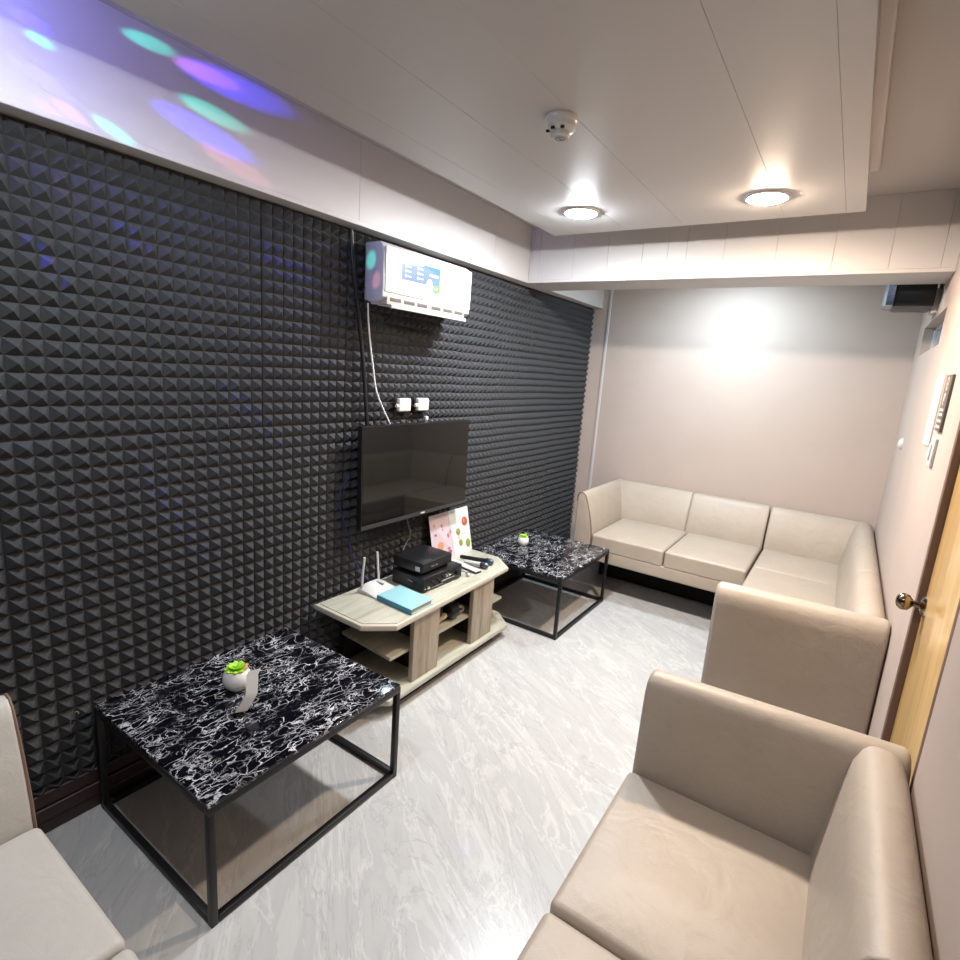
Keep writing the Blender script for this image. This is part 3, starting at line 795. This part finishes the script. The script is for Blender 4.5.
# outlets
for ya, lab in ((2.252, 'white plug adapter on the foam wall, left of the pair above the television'), (2.410, 'white plug adapter on the foam wall, right of the pair above the television')):
    t = thing('plug_adapter', (.03, ya+.05, 1.456), lab, 'plug adapter', 'white plug adapters above the television')
    MB().box((.0335, ya-.008, 1.448), (.040, ya+.118, 1.538), .003, 1).build('socket_plate', 'black_plastic', t)
    MB().box((.038, ya, 1.456), (.066, ya+.098, 1.530), .010, 3).build('body', 'white_plastic', t)
    MB().lathe([(0, 0), (.012, 0), (.009, .018), (0, .018)], (.052, ya+.004, 1.488), (0, -1, 0), 12).build('cable_grip', 'cream', t)
tag(MB().box((.036, 2.495, 1.398), (.056, 2.520, 1.424), .005, 2).build('power_plug', 'white_plastic'), 'tiny white plug end peeking above the television top edge', 'plug')
tag(MB().tube([(.038, .650, .392), (.040, .652, .425), (.046, .660, .442), (.050, .674, .438), (.048, .672, .428)], .0022, 6, smooth=2).build('wire_hook', 'chrome'), 'small silver wire hook in the foam beside the nearer marble table', 'hook')

# ------------------------------------------------------------------ right wall things
def rot_yz(mb_, c, ang): mb_.x = Matrix.Translation(c) @ Matrix.Rotation(ang, 4, 'X') @ Matrix.Translation(-Vector(c)); return mb_
tag(rot_yz(MB(), (W, 3.04, 1.68), -.03).box((W-.006, 2.925, 1.536), (W-.001, 3.145, 1.833), .001, 1).build('wall_notice', 'white_sheet'),
    'blank white notice sheet on the right wall, beside the dark sign', 'notice')
sg = thing('warning_sign', (W-.004, 2.72, 1.61), 'dark taupe wall sign with white circle symbols beside the door', 'sign')
MB().box((W-.010, 2.650, 1.612), (W-.001, 2.800, 1.826), .002, 1).build('board', 'sign_dark', sg)
mb = MB()
def ringyz(c, r0, r1, a0=0, a1=2*PI, n=20):
    vs = []; fs = []
    for i in range(n+1):
        a = a0 + (a1-a0)*i/n
        for r_ in (r0, r1):
            for x in (W-.0101, W-.0112): vs.append((x, c[0]+r_*math.cos(a), c[1]+r_*math.sin(a)))
    for i in range(n):
        o = 4*i
        for q in ((0, 2, 6, 4), (1, 5, 7, 3), (0, 4, 5, 1), (2, 3, 7, 6)): fs.append(tuple(o+k for k in q))
    mb.add(vs, fs)
ringyz((2.722, 1.792), .018, .026); mb.box((W-.0112, 2.70, 1.789), (W-.0101, 2.745, 1.795))
ringyz((2.724, 1.734), .014, .024, -PI/2, PI*.9); mb.box((W-.0112, 2.712, 1.728), (W-.0101, 2.738, 1.742))
for z in (1.694, 1.676, 1.652, 1.630):
    mb.box((W-.0112, 2.672, z-.005), (W-.0101, 2.776, z+.005))
mb.build('symbols', 'white_plastic', sg)
sw = thing('light_switch', (W-.004, 2.74, 1.47), 'narrow white switch plate on the right wall below the signs', 'switch')
MB().box((W-.012, 2.690, 1.475), (W-.001, 2.800, 1.585), .003, 2).build('plate', 'white_plastic', sw)
MB().box((W-.018, 2.725, 1.500), (W-.010, 2.765, 1.560), .002, 2).build('rocker', 'white_plastic', sw)
tag(MB().lathe([(0, 0), (.036, 0), (.035, .006), (.028, .016), (.012, .022), (0, .023)], (W-.0005, 4.23, 1.452), (-1, 0, 0), 24).build('wall_button', 'white_plastic'),
    'small round white fitting alone on the right wall near the back corner', 'switch')

# speaker under the far side of the cross beam
sp = thing('wall_speaker', (2.28, 4.05, 2.23), 'black box speaker hung high on the right wall behind the cross beam', 'speaker')
MB().prism([(2.232, 3.900), (2.385, 3.900), (2.385, 4.190), (2.232, 4.190), (2.205, 4.17), (2.205, 3.92)], 2.225, 2.420, .006).build('cabinet', 'black_plastic', sp)
MB().prism([(2.206, 3.905), (2.206, 4.185), (2.172, 4.155), (2.158, 4.11), (2.158, 3.955), (2.172, 3.918)], 2.232, 2.415, .004).build('grille', 'mirror_grille', sp)
MB().box((2.384, 3.97, 2.20), (W+.002, 4.12, 2.33), .004, 2).build('bracket', 'white_plastic', sp)

# ------------------------------------------------------------------ ceiling fittings
sd_ = thing('smoke_detector', (1.195, 1.715, ZR), 'round white smoke detector on the dropped ceiling', 'smoke detector')
dc = (1.195, 1.715, ZR)
MB().lathe([(0, 0), (.050, 0), (.052, .006), (.050, .018), (.046, .022), (0, .022)], dc, (0, 0, -1), 32).build('base', 'white_plastic', sd_)
MB().lathe([(0, .021), (.047, .021), (.048, .034), (.040, .042), (.030, .046), (0, .046)], dc, (0, 0, -1), 32).build('body', 'white_plastic', sd_)
MB().lathe([(0, .045), (.030, .045), (.031, .056), (.027, .062), (0, .063)], dc, (0, 0, -1), 28).build('sensor_cap', 'white_plastic', sd_)
for a in (-100, -145, -55):
    a_ = math.radians(a); c = Vector((1.195, 1.715, ZR-.043)) + Vector((math.cos(a_), math.sin(a_), 0))*.040
    MB().box((c.x-.006, c.y-.005, c.z-.0035), (c.x+.006, c.y+.003, c.z+.0035), .001, 1).build('vent', 'dark_gap', sd_)
em = MB(); em.lathe([(.013, .0628), (.017, .0628), (.017, .0640), (.013, .0640), (.013, .0628)], dc, (0, 0, -1), 24)
em.box((dc[0]-.003, dc[1]-.014, ZR-.0640), (dc[0]+.003, dc[1]+.014, ZR-.0628)); em.build('emblem', 'ink', sd_)

def downlight(c, z, r, m, label, dome=.5):
    t = thing('downlight', (c[0], c[1], z), label, 'ceiling light')
    MB().lathe([(r*.92, -.001), (r*1.18, -.001), (r*1.18, .004), (r*1.05, .009), (r*.94, .007), (r*.92, -.001)], (c[0], c[1], z), (0, 0, -1), 36).build('trim_ring', 'white_plastic', t)
    MB().lathe([(r*.93, .001), (r*.91, .001+.018*dome), (r*.80, .001+.027*dome), (r*.55, .001+.035*dome), (r*.25, .001+.039*dome), (0, .001+.040*dome)], (c[0], c[1], z), (0, 0, -1), 32).build('diffuser', m, t)
downlight((.826, 2.695), ZR, .078, 'lamp_cool', 'white round downlight lit at the left end of the dropped ceiling')
downlight((1.665, 2.745), ZR, .078, 'lamp_warm', 'warm yellow round downlight lit at the right end of the dropped ceiling')
downlight((.826, .55), ZR, .062, 'lamp_cool_near', 'white round downlight at the near end of the dropped ceiling, left side')
downlight((1.665, .55), ZR, .064, 'lamp_warm_near', 'warm round downlight at the near end of the dropped ceiling, right side')
downlight((1.25, 4.24), ZC2, .080, 'lamp_back', 'cold white round downlight over the back sofa, behind the cross beam', .32)

# coloured party-light beams
SRC = Vector((.30, .22, 2.60))
def spot(p, c, watts, deg, blend=.7, r=.004):
    l = bpy.data.lights.new('party_beam', 'SPOT'); l.color = c; l.energy = watts; l.spot_size = math.radians(deg); l.spot_blend = blend; l.shadow_soft_size = r
    o = bpy.data.objects.new('party_beam', l); COL.objects.link(o); o.location = SRC
    o.rotation_euler = (Vector(p) - SRC).to_track_quat('-Z', 'Y').to_euler()
BL, CY, PK = (.04, .03, 1.0), (.05, 1.0, .75), (1.0, .25, .35)
PARTY = []
for y, z in ((.680, 2.562), (.709, 2.429), (1.269, 2.648), (1.154, 2.462)): PARTY.append(((BX, y, z), BL, 420, 5.5))
for y, z in ((.704, 2.525), (.993, 2.655), (1.199, 2.532), (.882, 2.360)): PARTY.append(((BX, y, z), CY, 170, 3.6))
for y, z in ((.764, 2.369), (1.177, 2.647), (1.283, 2.391)): PARTY.append(((BX, y, z), PK, 110, 3.6))
for y, z in ((.674, 1.989), (.707, 1.938), (.940, 2.077), (1.549, 2.074), (1.352, 1.494), (1.059, 1.072), (1.574, 2.111)): PARTY.append(((.02, y, z), BL, 130, 3.4))
for y, z in ((.749, 2.176), (.863, 2.282)): PARTY.append(((.02, y, z), PK, 40, 3))
PARTY.append(((.10, 1.945, 2.20), CY, 130, 3.2)); PARTY.append(((.15, 1.945, 2.10), PK, 80, 2.8))
PARTY.append(((.961, 2.316, 0), BL, 60, 1.6)); PARTY.append(((1.228, 1.425, 0), BL, 60, 1.8))
for p, c, w, d in PARTY:
    dist = (Vector(p)-SRC).length
    spot(p, c, w*min(1, (dist/1.0)**2.4), d)
spot((BX, .70, 2.50), (.26, .26, 1.0), 42, 75, 1.0, .02)

# ------------------------------------------------------------------ world, camera, view
w = bpy.data.worlds.new('World'); SC.world = w; w.use_nodes = True
w.node_tree.nodes['Background'].inputs[0].default_value = (.05, .05, .055, 1)
w.node_tree.nodes['Background'].inputs[1].default_value = 1
yaw, pitch, roll, foc = .5837, -.2025, .0729, 544.95
fw = Vector((-math.sin(yaw)*math.cos(pitch), math.cos(yaw)*math.cos(pitch), math.sin(pitch)))
r_ = fw.cross(Vector((0, 0, 1))).normalized(); u_ = r_.cross(fw)
r2 = r_*math.cos(roll) + u_*math.sin(roll); u2 = u_*math.cos(roll) - r_*math.sin(roll)
cam = bpy.data.cameras.new('camera'); co = bpy.data.objects.new('camera', cam); COL.objects.link(co)
co.matrix_world = Matrix(((r2.x, u2.x, -fw.x, 2.1165), (r2.y, u2.y, -fw.y, 0), (r2.z, u2.z, -fw.z, 1.725), (0, 0, 0, 1)))
cam.sensor_width = 36; cam.sensor_fit = 'HORIZONTAL'; cam.lens = foc/960*36; cam.clip_start = .02; cam.clip_end = 50
SC.camera = co
for o in list(COL.objects):
    if '_base' in o: del o['_base']
vs_ = SC.view_settings
vs_.view_transform = 'Standard'; vs_.look = 'None'; vs_.exposure = 0; vs_.gamma = 1; vs_.use_curve_mapping = False
